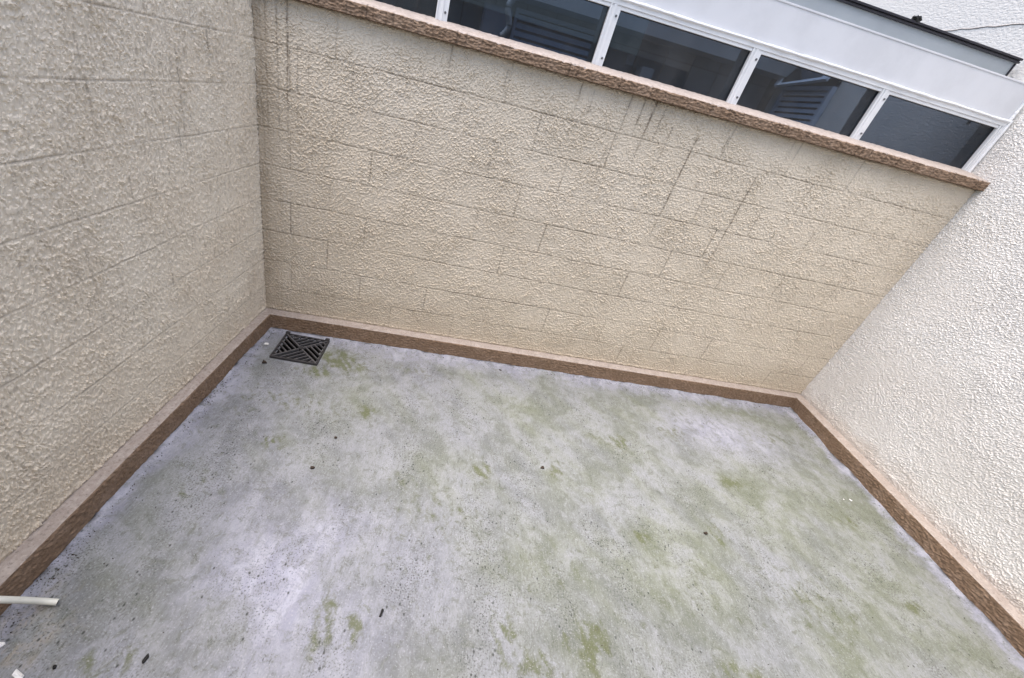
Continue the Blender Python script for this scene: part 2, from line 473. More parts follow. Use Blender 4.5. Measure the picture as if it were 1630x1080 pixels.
# ---- painted plinth: rough band swept along a wall, face then rounded shoulder then flat top
def plinth_mesh(name, length, prot, z_top, seed, step=0.005, back=-0.02, z0=-0.03, mats=None, top_slope=0.0, rough=1.0):
    prof = []
    nz = 24
    for i in range(nz): prof.append((prot, z0 + (z_top - z0 - 0.006) * i / (nz - 1), 0))
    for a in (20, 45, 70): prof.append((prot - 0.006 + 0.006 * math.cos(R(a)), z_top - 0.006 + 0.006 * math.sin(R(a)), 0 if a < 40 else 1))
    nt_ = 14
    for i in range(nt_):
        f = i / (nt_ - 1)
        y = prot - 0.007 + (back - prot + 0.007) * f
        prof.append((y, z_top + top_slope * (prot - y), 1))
    prof = np.array(prof)
    nx = int(length / step) + 1
    x = np.linspace(0, length, nx)
    X, Y = np.meshgrid(x, prof[:, 0]); _, Z = np.meshgrid(x, prof[:, 1]); _, K = np.meshgrid(x, prof[:, 2])
    arc = np.concatenate([[0], np.cumsum(np.hypot(np.diff(prof[:, 0]), np.diff(prof[:, 1])))])
    _, A = np.meshgrid(x, arc)
    n = (0.0055 * perlin(X / 0.022, A / 0.012, seed) + 0.0032 * perlin(X / 0.011, A / 0.008, seed + 1)) * rough + 0.006 * perlin(X / 0.35, A / 0.3, seed + 2) + 0.003 * perlin(X / 0.09, A / 0.3, seed + 6)
    Y = Y + np.where(K < 0.5, n, 0.2 * n); Z = Z + np.where(K > 0.5, 0.35 * n, 0)
    edge = np.exp(-((A - arc[nz]) / 0.008) ** 2)
    nib = np.clip(perlin(X / 0.03, A * 0, seed + 3) - 0.12, 0, 1) * 0.016 * edge
    Z = Z - nib; Y = Y - nib
    low = np.exp(-((A - arc[3]) / 0.012) ** 2)
    dirt_shade = 0.85 * np.exp(-(np.clip(Z - 0.004 - 0.012 * np.abs(perlin(X / 0.05, X * 0, seed + 4)), 0, 1) / 0.005) ** 2) * np.clip(0.3 + 1.6 * perlin(X / 0.08, X * 0 + 3, seed + 5), 0, 1)
    v = np.stack([X, -Y, Z], -1).reshape(-1, 3)
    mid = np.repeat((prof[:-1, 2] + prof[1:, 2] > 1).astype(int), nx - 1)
    return mesh_np(name, v, grid_faces(len(prof), nx), mats or [M['brown'], M['brown_pale']], {'dirt_shade': dirt_shade}, False, mid), prof

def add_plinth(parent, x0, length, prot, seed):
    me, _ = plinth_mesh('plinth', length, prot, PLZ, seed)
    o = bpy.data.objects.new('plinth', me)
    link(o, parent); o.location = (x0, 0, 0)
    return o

# ---- far wall (local x along wall, local -y towards the yard)
back_wall = empty('block_wall', (0, 0, 0), BE)
tag(back_wall, 'cream stuccoed block wall under the strip of windows, with brown sill ledge', 'wall')
lay_blocks(back_wall, WB + 0.02, SILL0 + 0.03, 0.0, 'back', 100, CRACKS_BACK, M['cream'], 0.0042, (0.175, 0.405))
MB().box(-0.15, WB + 0.02, 0.02, 0.16, -0.1, 1.955).build('wall_core', M['cream'], back_wall)
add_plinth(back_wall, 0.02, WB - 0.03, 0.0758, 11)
# sill: rough brown edge, pale top sloping up to the glass
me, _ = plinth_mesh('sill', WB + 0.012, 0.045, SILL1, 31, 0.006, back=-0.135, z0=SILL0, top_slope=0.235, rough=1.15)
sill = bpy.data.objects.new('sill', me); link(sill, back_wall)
dr = me.attributes['dirt_shade']; co = np.empty(len(me.vertices) * 3, np.float32); me.vertices.foreach_get('co', co); co = co.reshape(-1, 3)
x = co[:, 0]; d = np.zeros(len(x))
for i in range(70):
    u = rng.uniform(0.0, WB); a = rng.uniform(0.25, 0.9); w = rng.uniform(0.002, 0.004)
    d = np.maximum(d, a * np.exp(-((x - u - 0.003 * perlin(co[:, 2] / 0.02, x * 0 + i, 77)) / w) ** 2))
d *= (co[:, 1] < -0.02)
dr.data.foreach_set('value', d.astype(np.float32))
MB().box(-0.1, WB + 0.01, -0.030, 0.02, SILL0 - 0.002, SILL0 + 0.02).build('sill_underside', M['brown'], back_wall)

# ---- left wall: local x runs towards the camera along -y world, local -y = +x world
left_wall = empty('block_wall', (0, 0, 0), R(-90))
tag(left_wall, 'cream stuccoed block wall on the left, running from the drain towards the camera', 'wall')
# local x -> world -y ; local -y -> world -x ; so flip the normal by laying with kind 'left'
def lay_left():
    for ta, tb, k in block_rows(1.895):
        s = (0.20, 0.43)[k % 2] - BL
        cuts = [0.0]
        s += BL
        while s < 2.6:
            if s > 0.03: cuts.append(s)
            s += BL
        cuts.append(s)
        for a, b in zip(cuts, cuts[1:]):
            st = 0.0037
            if a > 1.7: st = 0.012
            make_block(left_wall, None, (1, 0, 0), (0, 1, 0), a, b, ta, tb, 'left', 300, CRACKS_LEFT, M['cream_side'], st)
lay_left()
MB().box(-0.2, 4.5, -0.16, -0.02, -0.1, 1.90).build('wall_core', M['cream_side'], left_wall)
MB().box(2.60, 4.5, -0.021, 0.0, 0.0, 1.89).build('wall_face', M['cream_side'], left_wall)
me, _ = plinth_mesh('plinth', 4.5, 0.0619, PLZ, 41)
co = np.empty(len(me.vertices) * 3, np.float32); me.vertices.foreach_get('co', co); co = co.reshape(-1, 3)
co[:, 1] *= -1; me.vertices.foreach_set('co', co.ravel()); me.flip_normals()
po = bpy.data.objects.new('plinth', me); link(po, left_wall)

# ---- right wall: tall white stucco, one coat without visible blocks
def right_wall():
    st = 0.0042
    y0, y1, z0, z1 = -1.55, 0.60, 0.105, 2.36
    nc = int((y1 - y0) / st) + 1; nr = int((z1 - z0) / st) + 1
    s, t = np.meshgrid(np.linspace(y0, y1, nc), np.linspace(z0, z1, nr))
    h = stucco_h(s, t, 'right', 500)
    lip = np.exp(-((t - PLZ - 0.03 - 0.02 * perlin(s / 0.12, s * 0, 531)) / 0.012) ** 2)
    h += 0.007 * lip * np.clip(0.3 + perlin(s / 0.06, s * 0 + 4, 532), 0, 1)
    dirt_shade = 0.3 * np.exp(-((t - PLZ - 0.012 - 0.012 * perlin(s / 0.1, s * 0 + 8, 533)) / 0.004) ** 2) * np.clip(0.2 + 1.5 * perlin(s / 0.06, s * 0 + 2, 534), 0, 1)
    dirt_shade = np.maximum(dirt_shade, 0.30 * sstep(0.20, 0.46, perlin(s / 0.018, (t + 0.3 * s) / 0.0075, 536)) * np.clip(0.6 + 0.8 * perlin(s / 0.3, t / 0.3, 537), 0, 1))  # short dark dashes painted as the shade under stucco ridges
    stain = np.clip(sstep(0.26, PLZ, t + 0.10 * perlin(s / 0.15, t / 0.1, 535)) * 0.5, 0, 1)
    e = np.minimum.reduce([s - y0, y1 - s, z1 - t]) ; fade = sstep(0, 0.03, e)
    h = h * fade
    v = np.stack([W - h, s, t], -1).reshape(-1, 3)
    f = grid_faces(nr, nc, flip=True)
    n0 = len(v)
    # the plain remainder of the wall around the textured part
    ys = [-4.5, y0, y1, 5.5]; zs = [z0, z1, 3.6]
    ext = []; ef = []
    for i in range(3):
        for j in range(2):
            if i == 1 and j == 0: continue
            b = n0 + len(ext)
            ext += [(W, ys[i], zs[j]), (W, ys[i + 1], zs[j]), (W, ys[i + 1], zs[j + 1]), (W, ys[i], zs[j + 1])]
            ef.append((b, b + 3, b + 2, b + 1))
    b = n0 + len(ext)
    ext += [(W + 0.18, -4.5, 0), (W + 0.18, 5.5, 0), (W + 0.18, 5.5, 3.6), (W + 0.18, -4.5, 3.6), (W, -4.5, 3.6), (W, 5.5, 3.6)]
    ef += [(b, b + 1, b + 2, b + 3), (b + 3, b + 2, b + 5, b + 4)]
    pad = np.zeros(len(ext)); tone = np.clip(0.5 + 1.2 * perlin(s / 0.5, t / 0.4, 540), 0, 1)
    me = mesh_np('stucco_wall', np.concatenate([v, np.array(ext)]), np.concatenate([f, np.array(ef)]), M['white_stucco'],
                 {'dirt_shade': np.concatenate([dirt_shade.ravel(), pad]), 'stain': np.concatenate([stain.ravel(), pad]), 'tone': np.concatenate([tone.ravel(), pad + 0.5])}, False)
    o = bpy.data.objects.new('stucco_wall', me); link(o)
    return tag(o, 'tall white stucco wall on the right, brightest wall of the yard', 'wall')
rw = right_wall()
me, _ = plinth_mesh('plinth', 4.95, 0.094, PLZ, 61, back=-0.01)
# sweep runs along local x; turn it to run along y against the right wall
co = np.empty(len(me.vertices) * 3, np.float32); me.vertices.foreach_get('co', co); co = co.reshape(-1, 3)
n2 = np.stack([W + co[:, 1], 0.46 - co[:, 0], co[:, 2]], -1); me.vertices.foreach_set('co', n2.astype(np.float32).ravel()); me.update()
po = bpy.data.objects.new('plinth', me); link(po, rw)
# hairline joint high on the white wall
cr = MB(); pts = [(W - 0.001, 1.65 - 0.02 * i, 2.858 - 0.0006 * i + 0.004 * math.sin(i * 0.7) * rng.random()) for i in range(40)]
cr.tube(pts, 0.0035, 5); cr.build('crack_line', plain('crack_grey', (0.42, 0.38, 0.36), 0.9, 0.1), rw)

# ---- unseen house wall added behind the camera to cut frontal light
hw = empty('added_house_wall', (0, -2.95, 0))
tag(hw, 'unseen cream house wall added behind the viewer to cut frontal light', 'wall')
wl = MB(); wl.box(-0.1, 0.55, -0.2, 0, 0, 2.5); wl.box(0.55, 1.95, -0.2, 0, 0, 0.95); wl.box(0.55, 1.95, -0.2, 0, 2.2, 2.5); wl.box(1.95, W, -0.2, 0, 0, 2.5)
wl.build('wall', M['cream'], hw)
wf = MB(); wf.box(0.55, 0.60, -0.12, -0.06, 0.95, 2.2); wf.box(1.90, 1.95, -0.12, -0.06, 0.95, 2.2); wf.box(0.60, 1.90, -0.12, -0.06, 0.95, 1.0); wf.box(0.60, 1.90, -0.12, -0.06, 2.15, 2.2)
wf.build('window_frame', M['white_frame'], hw)
MB().box(0.60, 1.90, -0.10, -0.09, 1.0, 2.15).build('pane', M['glass'], hw)
MB().box(0.50, 2.0, -1.0, -0.9, 0.8, 2.4).build('room_back', M['dark'], hw)

# ================================================================ FLOOR
# marks on the floor: (x, y, radius_x, radius_y, strength)
def pix(px, py, z=0.0):
    """a floor point from where it shows in the photograph"""
    d = CAM_ROT @ Vector(((px - 741.75) / 645.165, (py - 540) / 645.165, 1))
    k = (z - CAM_POS[2]) / d.z
    return CAM_POS[0] + k * d.x, CAM_POS[1] + k * d.y

GC, GA, GS = (0.345, -0.236), R(3.2), (0.302, 0.288)     # grate centre, turn, size
def floor():
    st = 0.009
    x0, x1, y0, y1 = 0.02, W - 0.05, -2.75, 0.50
    nc = int((x1 - x0) / st) + 1; nr = int((y1 - y0) / st) + 1
    X, Y = np.meshgrid(np.linspace(x0, x1, nc), np.linspace(y0, y1, nr))
    yb = X * math.tan(BE)                                    # far wall line
    dL = X - 0.062; dR = (W - 0.094) - X; dB = (yb - Y) * math.cos(BE) - 0.076
    ed = np.minimum(np.minimum(dL, dR), dB)
    wob = 0.012 * perlin(X / 0.12, Y / 0.12, 801) + 0.006 * perlin(X / 0.03, Y / 0.03, 802)
    Z = 0.0018 * perlin(X / 0.25, Y / 0.25, 803) + 0.0009 * perlin(X / 0.05, Y / 0.09, 804)
    lipw = np.clip(0.5 + 1.3 * perlin(X / 0.2 + 5, Y / 0.2, 805), 0, 1)
    Z += 0.012 * sstep(0.035, 0.0, ed + wob) * lipw
    side = np.where(dR < np.minimum(dL, dB), 1.0, 0.0)
    Z += side * 0.010 * sstep(0.07, 0.0, ed)
    # pale skim left along the edges
    n1 = perlin(X / 0.25, Y / 0.25, 806); n2 = perlin(X / 0.05, Y / 0.05, 807)
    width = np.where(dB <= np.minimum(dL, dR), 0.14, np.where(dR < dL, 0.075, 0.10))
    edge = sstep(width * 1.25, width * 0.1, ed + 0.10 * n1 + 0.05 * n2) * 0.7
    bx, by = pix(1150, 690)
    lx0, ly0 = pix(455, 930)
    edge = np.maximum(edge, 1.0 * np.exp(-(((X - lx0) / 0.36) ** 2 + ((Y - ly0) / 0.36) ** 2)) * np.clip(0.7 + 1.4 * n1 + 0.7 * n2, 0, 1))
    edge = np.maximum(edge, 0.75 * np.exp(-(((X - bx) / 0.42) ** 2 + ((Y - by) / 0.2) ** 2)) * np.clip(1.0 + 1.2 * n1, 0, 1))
    # algae: green grows denser to the right and along the drain
    g = np.zeros_like(X)
    blobs = [(545, 575, 0.16, 0.10, 1.0), (505, 592, 0.10, 0.05, 0.8), (470, 640, 0.35, 0.10, 0.45), (585, 655, 0.05, 0.05, 0.9),
             (435, 703, 0.05, 0.05, 0.9), (985, 705, 0.07, 0.06, 0.9), (950, 700, 0.12, 0.05, 0.5), (885, 750, 0.06, 0.08, 0.6),
             (765, 750, 0.06, 0.06, 0.8), (945, 790, 0.03, 0.07, 0.6), (1020, 853, 0.05, 0.04, 0.8), (1165, 770, 0.10, 0.06, 0.75),
             (1140, 850, 0.04, 0.09, 0.7), (1455, 968, 0.05, 0.04, 0.9), (515, 1000, 0.04, 0.10, 0.8), (565, 1000, 0.03, 0.07, 0.8),
             (805, 1020, 0.05, 0.09, 0.9), (900, 1010, 0.02, 0.06, 0.7), (945, 1030, 0.06, 0.09, 1.0), (860, 1060, 0.10, 0.06, 0.6),
             (1070, 690, 0.10, 0.08, 0.55), (140, 1060, 0.05, 0.04, 0.7), (190, 1060, 0.03, 0.05, 0.7), (1185, 1075, 0.12, 0.05, 0.7),
             (1350, 830, 0.12, 0.08, 0.5), (1300, 960, 0.25, 0.2, 0.45), (700, 820, 0.25, 0.18, 0.4), (1090, 930, 0.3, 0.2, 0.3), (640, 770, 0.12, 0.1, 0.35), (1240, 700, 0.15, .05, .5),
             (300, 770, 0.1, 0.1, 0.35), (850, 900, 0.3, 0.2, 0.3), (330, 620, 0.10, 0.06, 0.5), (660, 590, 0.12, 0.05, 0.5)]
    nn = perlin((X + 0.6 * Y) / 0.035, (Y - 0.6 * X) / 0.12, 811); nf = perlin((X + 0.6 * Y) / 0.014, (Y - 0.6 * X) / 0.04, 812)
    moss = np.zeros_like(X)
    for px, py, rx, ry, a in blobs:
        bx, by = pix(px, py)
        q = np.exp(-(((X - bx) / (rx * 1.25)) ** 2 + ((Y - by) / (ry * 1.25)) ** 2))
        moss = np.maximum(moss, a * q)
    moss = np.clip(moss * np.clip(0.75 + 1.3 * nn + 0.8 * nf, 0, 1.3), 0, 1)
    film = np.clip(0.34 + 0.40 * (X - 0.9) / 2.0, 0.1, 0.9) + 0.85 * perlin(X / 0.55 + 2, Y / 0.5, 813) + 0.45 * perlin((X + Y) / 0.12, (X - Y) / 0.4, 814)
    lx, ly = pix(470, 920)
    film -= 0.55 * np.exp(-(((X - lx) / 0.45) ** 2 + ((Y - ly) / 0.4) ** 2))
    film = np.clip(film, 0, 1) * (1 - np.clip(edge, 0, 1) * 0.9)
    # specks gather in drifts
    speck = np.clip(0.25 + 1.3 * perlin(X / 0.22, Y / 0.35, 815) + 0.6 * perlin(X / 0.08, Y / 0.1, 816), 0, 1)
    gap = np.exp(-(np.abs(ed - 0.003) / 0.009) ** 2) * np.clip(0.1 + 2.2 * perlin(X / 0.07, Y / 0.07, 817), 0, 1)
    # sandy wet patch in the near left corner
    sx, sy = pix(40, 1010)
    sand = np.exp(-(((X - sx) / 0.10) ** 2 + ((Y - sy) / 0.12) ** 2)) * np.clip(0.5 + 1.6 * perlin(X / 0.05, Y / 0.05, 818), 0, 1)
    v = np.stack([X, Y, Z], -1).reshape(-1, 3)
    f = grid_faces(nr, nc)
    c = v[f].mean(1)
    ca, sa_ = math.cos(-GA), math.sin(-GA)
    lx = (c[:, 0] - GC[0]) * ca - (c[:, 1] - GC[1]) * sa_; ly = (c[:, 0] - GC[0]) * sa_ + (c[:, 1] - GC[1]) * ca
    hole = (np.abs(lx) < GS[0] / 2 - 0.022) & (np.abs(ly) < GS[1] / 2 - 0.022)
    f = f[~hole]
    n0 = len(v)
    ext = [(x0, -5.0, 0), (x1, -5.0, 0), (x1, y0, 0), (x0, y0, 0)]
    f = np.concatenate([f, [[n0, n0 + 1, n0 + 2, n0 + 3]]]); v = np.concatenate([v, ext])
    A = {k: np.concatenate([a.ravel(), np.zeros(4)]) for k, a in dict(edge=edge, moss=moss, film=film, speck=speck, gap=gap, sand=sand).items()}
    mt, nt, b = new_mat('algae_stained_screed', 0.62, 0.35)
    g = NB(nt)
    n_big = g.noise(3.6, 6, 0.70, dist=0.35)
    n_mid = g.noise(21, 5, 0.75, dist=0.7)
    swirl = g.noise(1.0, 5, 0.62, vec=g.mapping((11, 4.5, 1), (0, 0, R(-35))), dist=0.6)
    s2 = g.noise(1.0, 4, 0.7, vec=g.mapping((52, 20, 1), (0, 0, R(-32))), dist=2.2)
    base = g.mix(g.ramp(n_big, 0.34, 0.62), (0.160, 0.168, 0.186), (0.252, 0.262, 0.295))
    base = g.mix(g.ramp(swirl, 0.46, 0.68, 0, 0.5), base, (0.315, 0.325, 0.36))
    fm = g.math('MULTIPLY', g.attr('film'), g.ramp(n_big, 0.70, 0.40, 0.35, 1.0))
    base = g.mix(g.math('MULTIPLY', fm, 0.85), base, g.mix(g.ramp(n_big, 0.4, 0.6), (0.158, 0.176, 0.118), (0.245, 0.264, 0.198)))
    base = g.mix(g.ramp(s2, 0.50, 0.66, 0, 0.42), base, (0.13, 0.14, 0.125))
    base = g.mix(g.ramp(n_mid, 0.53, 0.64, 0, 0.55), base, (0.125, 0.135, 0.11))
    base = g.mix(g.ramp(n_mid, 0.45, 0.34, 0, 0.3), base, (0.35, 0.36, 0.39))
    st = g.noise(1.0, 3, 0.7, vec=g.mapping((150, 34, 1), (0, 0, R(-30))), dist=0.8)
    base = g.mix(g.ramp(st, 0.54, 0.66, 0, 0.42), base, (0.105, 0.115, 0.10))
    base = g.mix(g.ramp(st, 0.43, 0.33, 0, 0.3), base, (0.36, 0.37, 0.40))
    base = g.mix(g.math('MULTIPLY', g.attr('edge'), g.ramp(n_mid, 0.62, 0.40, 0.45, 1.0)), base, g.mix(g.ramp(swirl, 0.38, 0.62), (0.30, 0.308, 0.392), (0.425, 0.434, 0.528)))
    ms = g.ramp(g.math('ADD', g.attr('moss'), g.math('MULTIPLY', g.math('SUBTRACT', n_mid, 0.5), 1.5)), 0.16, 0.85)
    base = g.mix(g.math('MULTIPLY', ms, 0.85), base, (0.102, 0.114, 0.050))
    base = g.mix(g.math('MULTIPLY', g.attr('sand'), g.ramp(n_mid, 0.4, 0.6, 0, 0.6)), base, (0.40, 0.34, 0.27))
    # wandering hairlines left by the trowel
    hl = g.math('ABSOLUTE', g.math('SUBTRACT', swirl, 0.5))
    base = g.mix(g.math('MULTIPLY', g.ramp(hl, 0.0065, 0.002), g.ramp(n_mid, 0.5, 0.6, 0, 0.6)), base, (0.07, 0.075, 0.06))
    vz = g.n('ShaderNodeTexVoronoi'); vz.inputs['Scale'].default_value = 62
    g.l(g.mapping((1, 0.7, 1), (0, 0, R(30))), vz.inputs['Vector'])
    sep = g.n('ShaderNodeSeparateColor'); g.l(vz.outputs['Color'], sep.inputs[0])
    pick = g.math('LESS_THAN', sep.outputs[0], g.math('MULTIPLY', g.attr('speck'), 0.30))
    sp = g.math('MULTIPLY', pick, g.ramp(vz.outputs['Distance'], 0.12, 0.34, 1.0, 0.0))
    base = g.mix(g.math('MULTIPLY', sp, 0.85), base, (0.03, 0.034, 0.03))
    fine = g.noise(150, 1, 0.5)
    base = g.mix(g.math('MULTIPLY', g.ramp(fine, 0.58, 0.66, 0, 0.8), g.math('ADD', g.attr('speck'), 0.12)), base, (0.06, 0.064, 0.055))
    base = g.mix(g.ramp(fine, 0.40, 0.26, 0, 0.4), base, (0.44, 0.45, 0.48))
    base = g.mix(g.attr('gap'), base, (0.025, 0.022, 0.02))
    g.l(base, b.inputs['Base Color'])
    g.bump(st, b, 0.3, 0.003)
    me = mesh_np('yard_floor', v, f, mt, A)
    o = bpy.data.objects.new('yard_floor', me); link(o)
    o['kind'] = 'structure'
    return o
floor()

# ================================================================ STRIP WINDOW (frame coordinates of the far wall)
WD = 0.13                            # glass line behind the wall face
win = empty('strip_window', (0, 0, 0), BE)
tag(win, 'long white aluminium strip window of dark panes above the brown sill', 'window')
MUL = [0.020, 0.908, 1.800, 2.670, 3.567, 4.474]
ZB, ZT = 1.982, 2.245
def mullion(u):
    w = 0.031
    o = MB().box(u - w, u + w, WD - 0.012, WD + 0.004, ZB, ZT + 0.012)
    o.box(u - w, u - w + 0.007, WD - 0.018, WD - 0.012, ZB, ZT + 0.012)
    o.box(u - 0.012, u + 0.004, WD - 0.017, WD - 0.012, ZB, ZT + 0.012)
    mo = o.build('mullion', M['white_frame'], win, bevel=0.0015)
    for z in (2.022, 2.212):
        sc = MB()
        seg = 12; uu = u + 0.016
        for rr, y0, y1 in ((0.0062, WD - 0.012, WD - 0.0165), (0.0036, WD - 0.0165, WD - 0.0185)):
            a = [(uu + rr * math.cos(2 * math.pi * i / seg), y0, z + rr * math.sin(2 * math.pi * i / seg)) for i in range(seg)]
            b_ = [(uu + rr * 0.85 * math.cos(2 * math.pi * i / seg), y1, z + rr * 0.85 * math.sin(2 * math.pi * i / seg)) for i in range(seg)]
            sc.poly(a + b_, [(i, (i + 1) % seg, seg + (i + 1) % seg, seg + i) for i in range(seg)] + [tuple(range(seg, 2 * seg))])
        sc.build('screw', M['screw'], mo)
    # the grey inner half of the post, seen through the neighbouring pane
    MB().box(u - 0.040, u + 0.030, WD + 0.012, WD + 0.085, ZB - 0.02, ZT + 0.02).build('inner_post', M['frame_grey'], win, bevel=0.002)
    for z in (2.20,):
        MB().box(u - 0.043, u - 0.040, WD + 0.045, WD + 0.057, z - 0.006, z + 0.006).build('bolt', M['screw'], win)
for u in MUL: mullion(u)
for a, b_ in zip(MUL, MUL[1:]):
    MB().box(a + 0.026, b_ - 0.026, WD + 0.0045, WD + 0.0095, ZB - 0.004, ZT + 0.004).build('pane', M['glass'], win)
    MB().box(a + 0.031, b_ - 0.031, WD - 0.010, WD + 0.003, ZB - 0.004, ZB + 0.004).build('glazing_bead', M['white_frame'], win)
    MB().box(a + 0.028, b_ - 0.038, WD + 0.012, WD + 0.085, ZB - 0.05, ZB - 0.006).build('inner_rail', M['frame_grey'], win)
MB().box(0.0, WB + 0.0, WD - 0.016, WD + 0.004, ZT + 0.012, ZT + 0.040).build('head_rail', M['white_frame'], win, bevel=0.002)
for a, b_ in zip(MUL, MUL[1:]):
    MB().box(a + 0.031, b_ - 0.031, WD - 0.011, WD + 0.0035, ZT - 0.004, ZT + 0.0118).build('head_bead', M['white_frame'], win, bevel=0.001)
MB().box(0.0, WB + 0.0, WD + 0.012, WD + 0.085, ZT + 0.006, ZT + 0.05).build('inner_head', M['frame_grey'], win)
# wavy bead of sealant under the fascia
pts = [(0.02 + (WB - 0.04) * i / 220, WD - 0.018, ZT + 0.040 + 0.0035 * float(perlin(np.array([i * 0.11]), np.array([3.3]), 9)[0]) + 0.002 * float(perlin(np.array([i * 0.5]), np.array([1.3]), 19)[0])) for i in range(221)]
MB().tube(pts, [0.006 + 0.003 * abs(math.sin(i * 0.31) * math.sin(i * 0.077)) for i in range(221)], 8).build('sealant_bead', M['sealant'], win)
pts = [(WB - 0.006 + 0.018 * 0, WD - 0.016, ZB + (ZT + 0.05 - ZB) * i / 30) for i in range(31)]
MB().tube(pts, [0.009 + 0.003 * rng.random() for i in range(31)], 8).build('sealant_bead', M['sealant'], win)

# ================================================================ ROOF EDGE OVER THE WINDOW
roof = empty('lean_to_roof', (0, 0, 0), BE)
tag(roof, 'lean-to roof edge with white metal fascia and grey band above the windows', 'roof')
FT = 2.475
fp = MB()
fp.box(0.0, WB - 0.012, WD - 0.008, WD + 0.010, ZT + 0.041, FT)
fp.box(0.0, WB - 0.012, WD - 0.011, WD - 0.0085, FT - 0.006, FT + 0.003)
fp.build('fascia_panel', M['panel'], roof, bevel=0.0015)
pts = [(WB - 0.014, WD - 0.012, ZT + 0.04 + (FT - ZT - 0.04) * i / 30) for i in range(31)]
MB().tube(pts, [0.007 + 0.003 * rng.random() for i in range(31)], 8).build('sealant_bead', M['sealant'], roof)
MB().box(0.0, WB - 0.02, 0.33, 0.345, 2.346, 2.603).build('grey_band', M['grey_sheet'], roof)
MB().box(WB - 0.02, WB - 0.012, 0.322, 0.335, 2.25, 2.60).build('band_end_trim', M['black_trim'], roof)
tr = MB(); tr.box(0.0, WB, 0.318, 0.350, 2.603, 2.612); tr.box(0.0, WB, 0.314, 0.350, 2.618, 2.629); tr.box(0.0, WB, 0.326, 0.348, 2.611, 2.619)
tr.build('edge_trim', M['black_trim'], roof, bevel=0.001)
MB().box(0.0, WB - 0.015, WD + 0.011, 0.33, 2.33, 2.345).build('gutter_floor', M['grey_sheet'], roof)
rf = MB(); rf.poly([(-0.2, 0.346, 2.59), (WB + 0.0, 0.346, 2.59), (WB + 0.0, 0.40, 2.595), (-0.2, 0.40, 2.595),
                    (-0.2, 0.346, 2.56), (WB + 0.0, 0.346, 2.56), (WB + 0.0, 0.40, 2.565), (-0.2, 0.40, 2.565)],
                   [(0, 1, 2, 3), (7, 6, 5, 4), (0, 4, 5, 1), (1, 5, 6, 2), (2, 6, 7, 3), (3, 7, 4, 0)])
rf.build('roof_sheet', M['roof'], roof)

# lump of debris on the roof edge
def lump(name, mat, r, sq=(1, 1, 1), seed=0, loc=(0, 0, 0), rz=0, parent=None, amp=0.35):
    n, mth = 12, 7
    rr = random.Random(seed); v = []; f = []
    for i in range(mth + 1):
        th = math.pi * i / mth
        for j in range(n):
            ph = 2 * math.pi * j / n
            k = r * (1 + amp * (rr.random() - 0.5) * 2) if 0 < i < mth else r
            v.append((k * math.sin(th) * math.cos(ph) * sq[0], k * math.sin(th) * math.sin(ph) * sq[1], k * math.cos(th) * sq[2]))
    for i in range(mth):
        for j in range(n):
            f.append((i * n + j, (i + 1) * n + j, (i + 1) * n + (j + 1) % n, i * n + (j + 1) % n))
    b_ = MB(); b_.poly(v, f, False)
    return b_.build(name, mat, parent, loc, rot=(0, 0, rz))
def fw(u, d, z): return (u * math.cos(BE) - d * math.sin(BE), u * math.sin(BE) + d * math.cos(BE), z)
tag(lump('debris_clump', M['black_bit'], 0.022, (1.5, 0.8, 0.75), 3, fw(3.66, 0.33, 2.639), 0.4), 'small dark clump of debris caught on the black roof edge', 'debris')

# ================================================================ ROOM BEHIND THE GLASS
RD = 2.80                            # far tiled wall
room = empty('tiled_wall', (0, 0, 0), BE)
tag(room, 'dim grey tiled wall far behind the window panes', 'wall')
MB().box(-0.3, WB + 0.7, RD + 0.012, RD + 0.15, 0.0, 2.80).build('wall_core', M['grout'], room)
TW, TH = 0.33, 0.30
tile_me = None
z = 1.86
while z < 2.50:
    i = 0
    u = 0.045 + 0.02
    while u < WB:
        if tile_me is None:
            to = MB().box(0.004, TW - 0.004, 0, 0.012, 0.004, TH - 0.004).build('tile', M['tile'], room, (u, RD, z))
            tile_me = to.data
        else:
            to = bpy.data.objects.new('tile', tile_me); link(to, room); to.location = (u, RD, z)
        u += TW
    z += TH
MB().box(-0.2, WB + 0.5, 0.3, RD, -0.05, 1.2).build('dark_floor', M['dark'], room)
bm_ = MB().box(-0.2, WB + 0.6, RD - 0.30, RD - 0.001, 2.555, 2.70).build('concrete_beam', M['inner_plaster'])
bm_.rotation_euler = (0, 0, BE)
tag(bm_, 'pale horizontal beam high inside the room behind the glass', 'beam')

def louvre_window(name, w, h, n, label, loc, rz, tilt=35):
    e = empty(name, loc, rz)
    tag(e, label, 'louvre window')
    fr = MB(); t = 0.035
    fr.box(0, t, -0.02, 0.03, 0, h); fr.box(w - t, w, -0.02, 0.03, 0, h); fr.box(t, w - t, -0.02, 0.03, 0, t); fr.box(t, w - t, -0.02, 0.03, h - t, h)
    fr.build('frame', M['louvre'], e, bevel=0.002)
    MB().box(t, w - t, 0.022, 0.03, t, h - t).build('backing', M['dark'], e)
    p = (h - 2 * t) / n
    sm = None
    for i in range(n):
        if sm is None:
            a = R(tilt); c, s_ = math.cos(a), math.sin(a); hw = p * 0.40
            q = [(-hw * s_ - 0.002 * c, -hw * c + 0.002 * s_), (hw * s_ - 0.002 * c, hw * c + 0.002 * s_), (hw * s_ + 0.002 * c, hw * c - 0.002 * s_), (-hw * s_ + 0.002 * c, -hw * c - 0.002 * s_)]
            so = MB().prism([(y * 0.5, z_) for y, z_ in q], t, w - t).build('slat', M['louvre'], e, (0, 0, t + p * (i + 0.5)))
            sm = so.data
        else:
            so = bpy.data.objects.new('slat', sm); link(so, e); so.location = (0, 0, t + p * (i + 0.5))
    return e
louvre_window('louvre_window', 0.93, 0.62, 8, 'blue-grey louvred window on the tiled wall behind the second pane', fw(1.60, RD - 0.012, 1.88), BE)
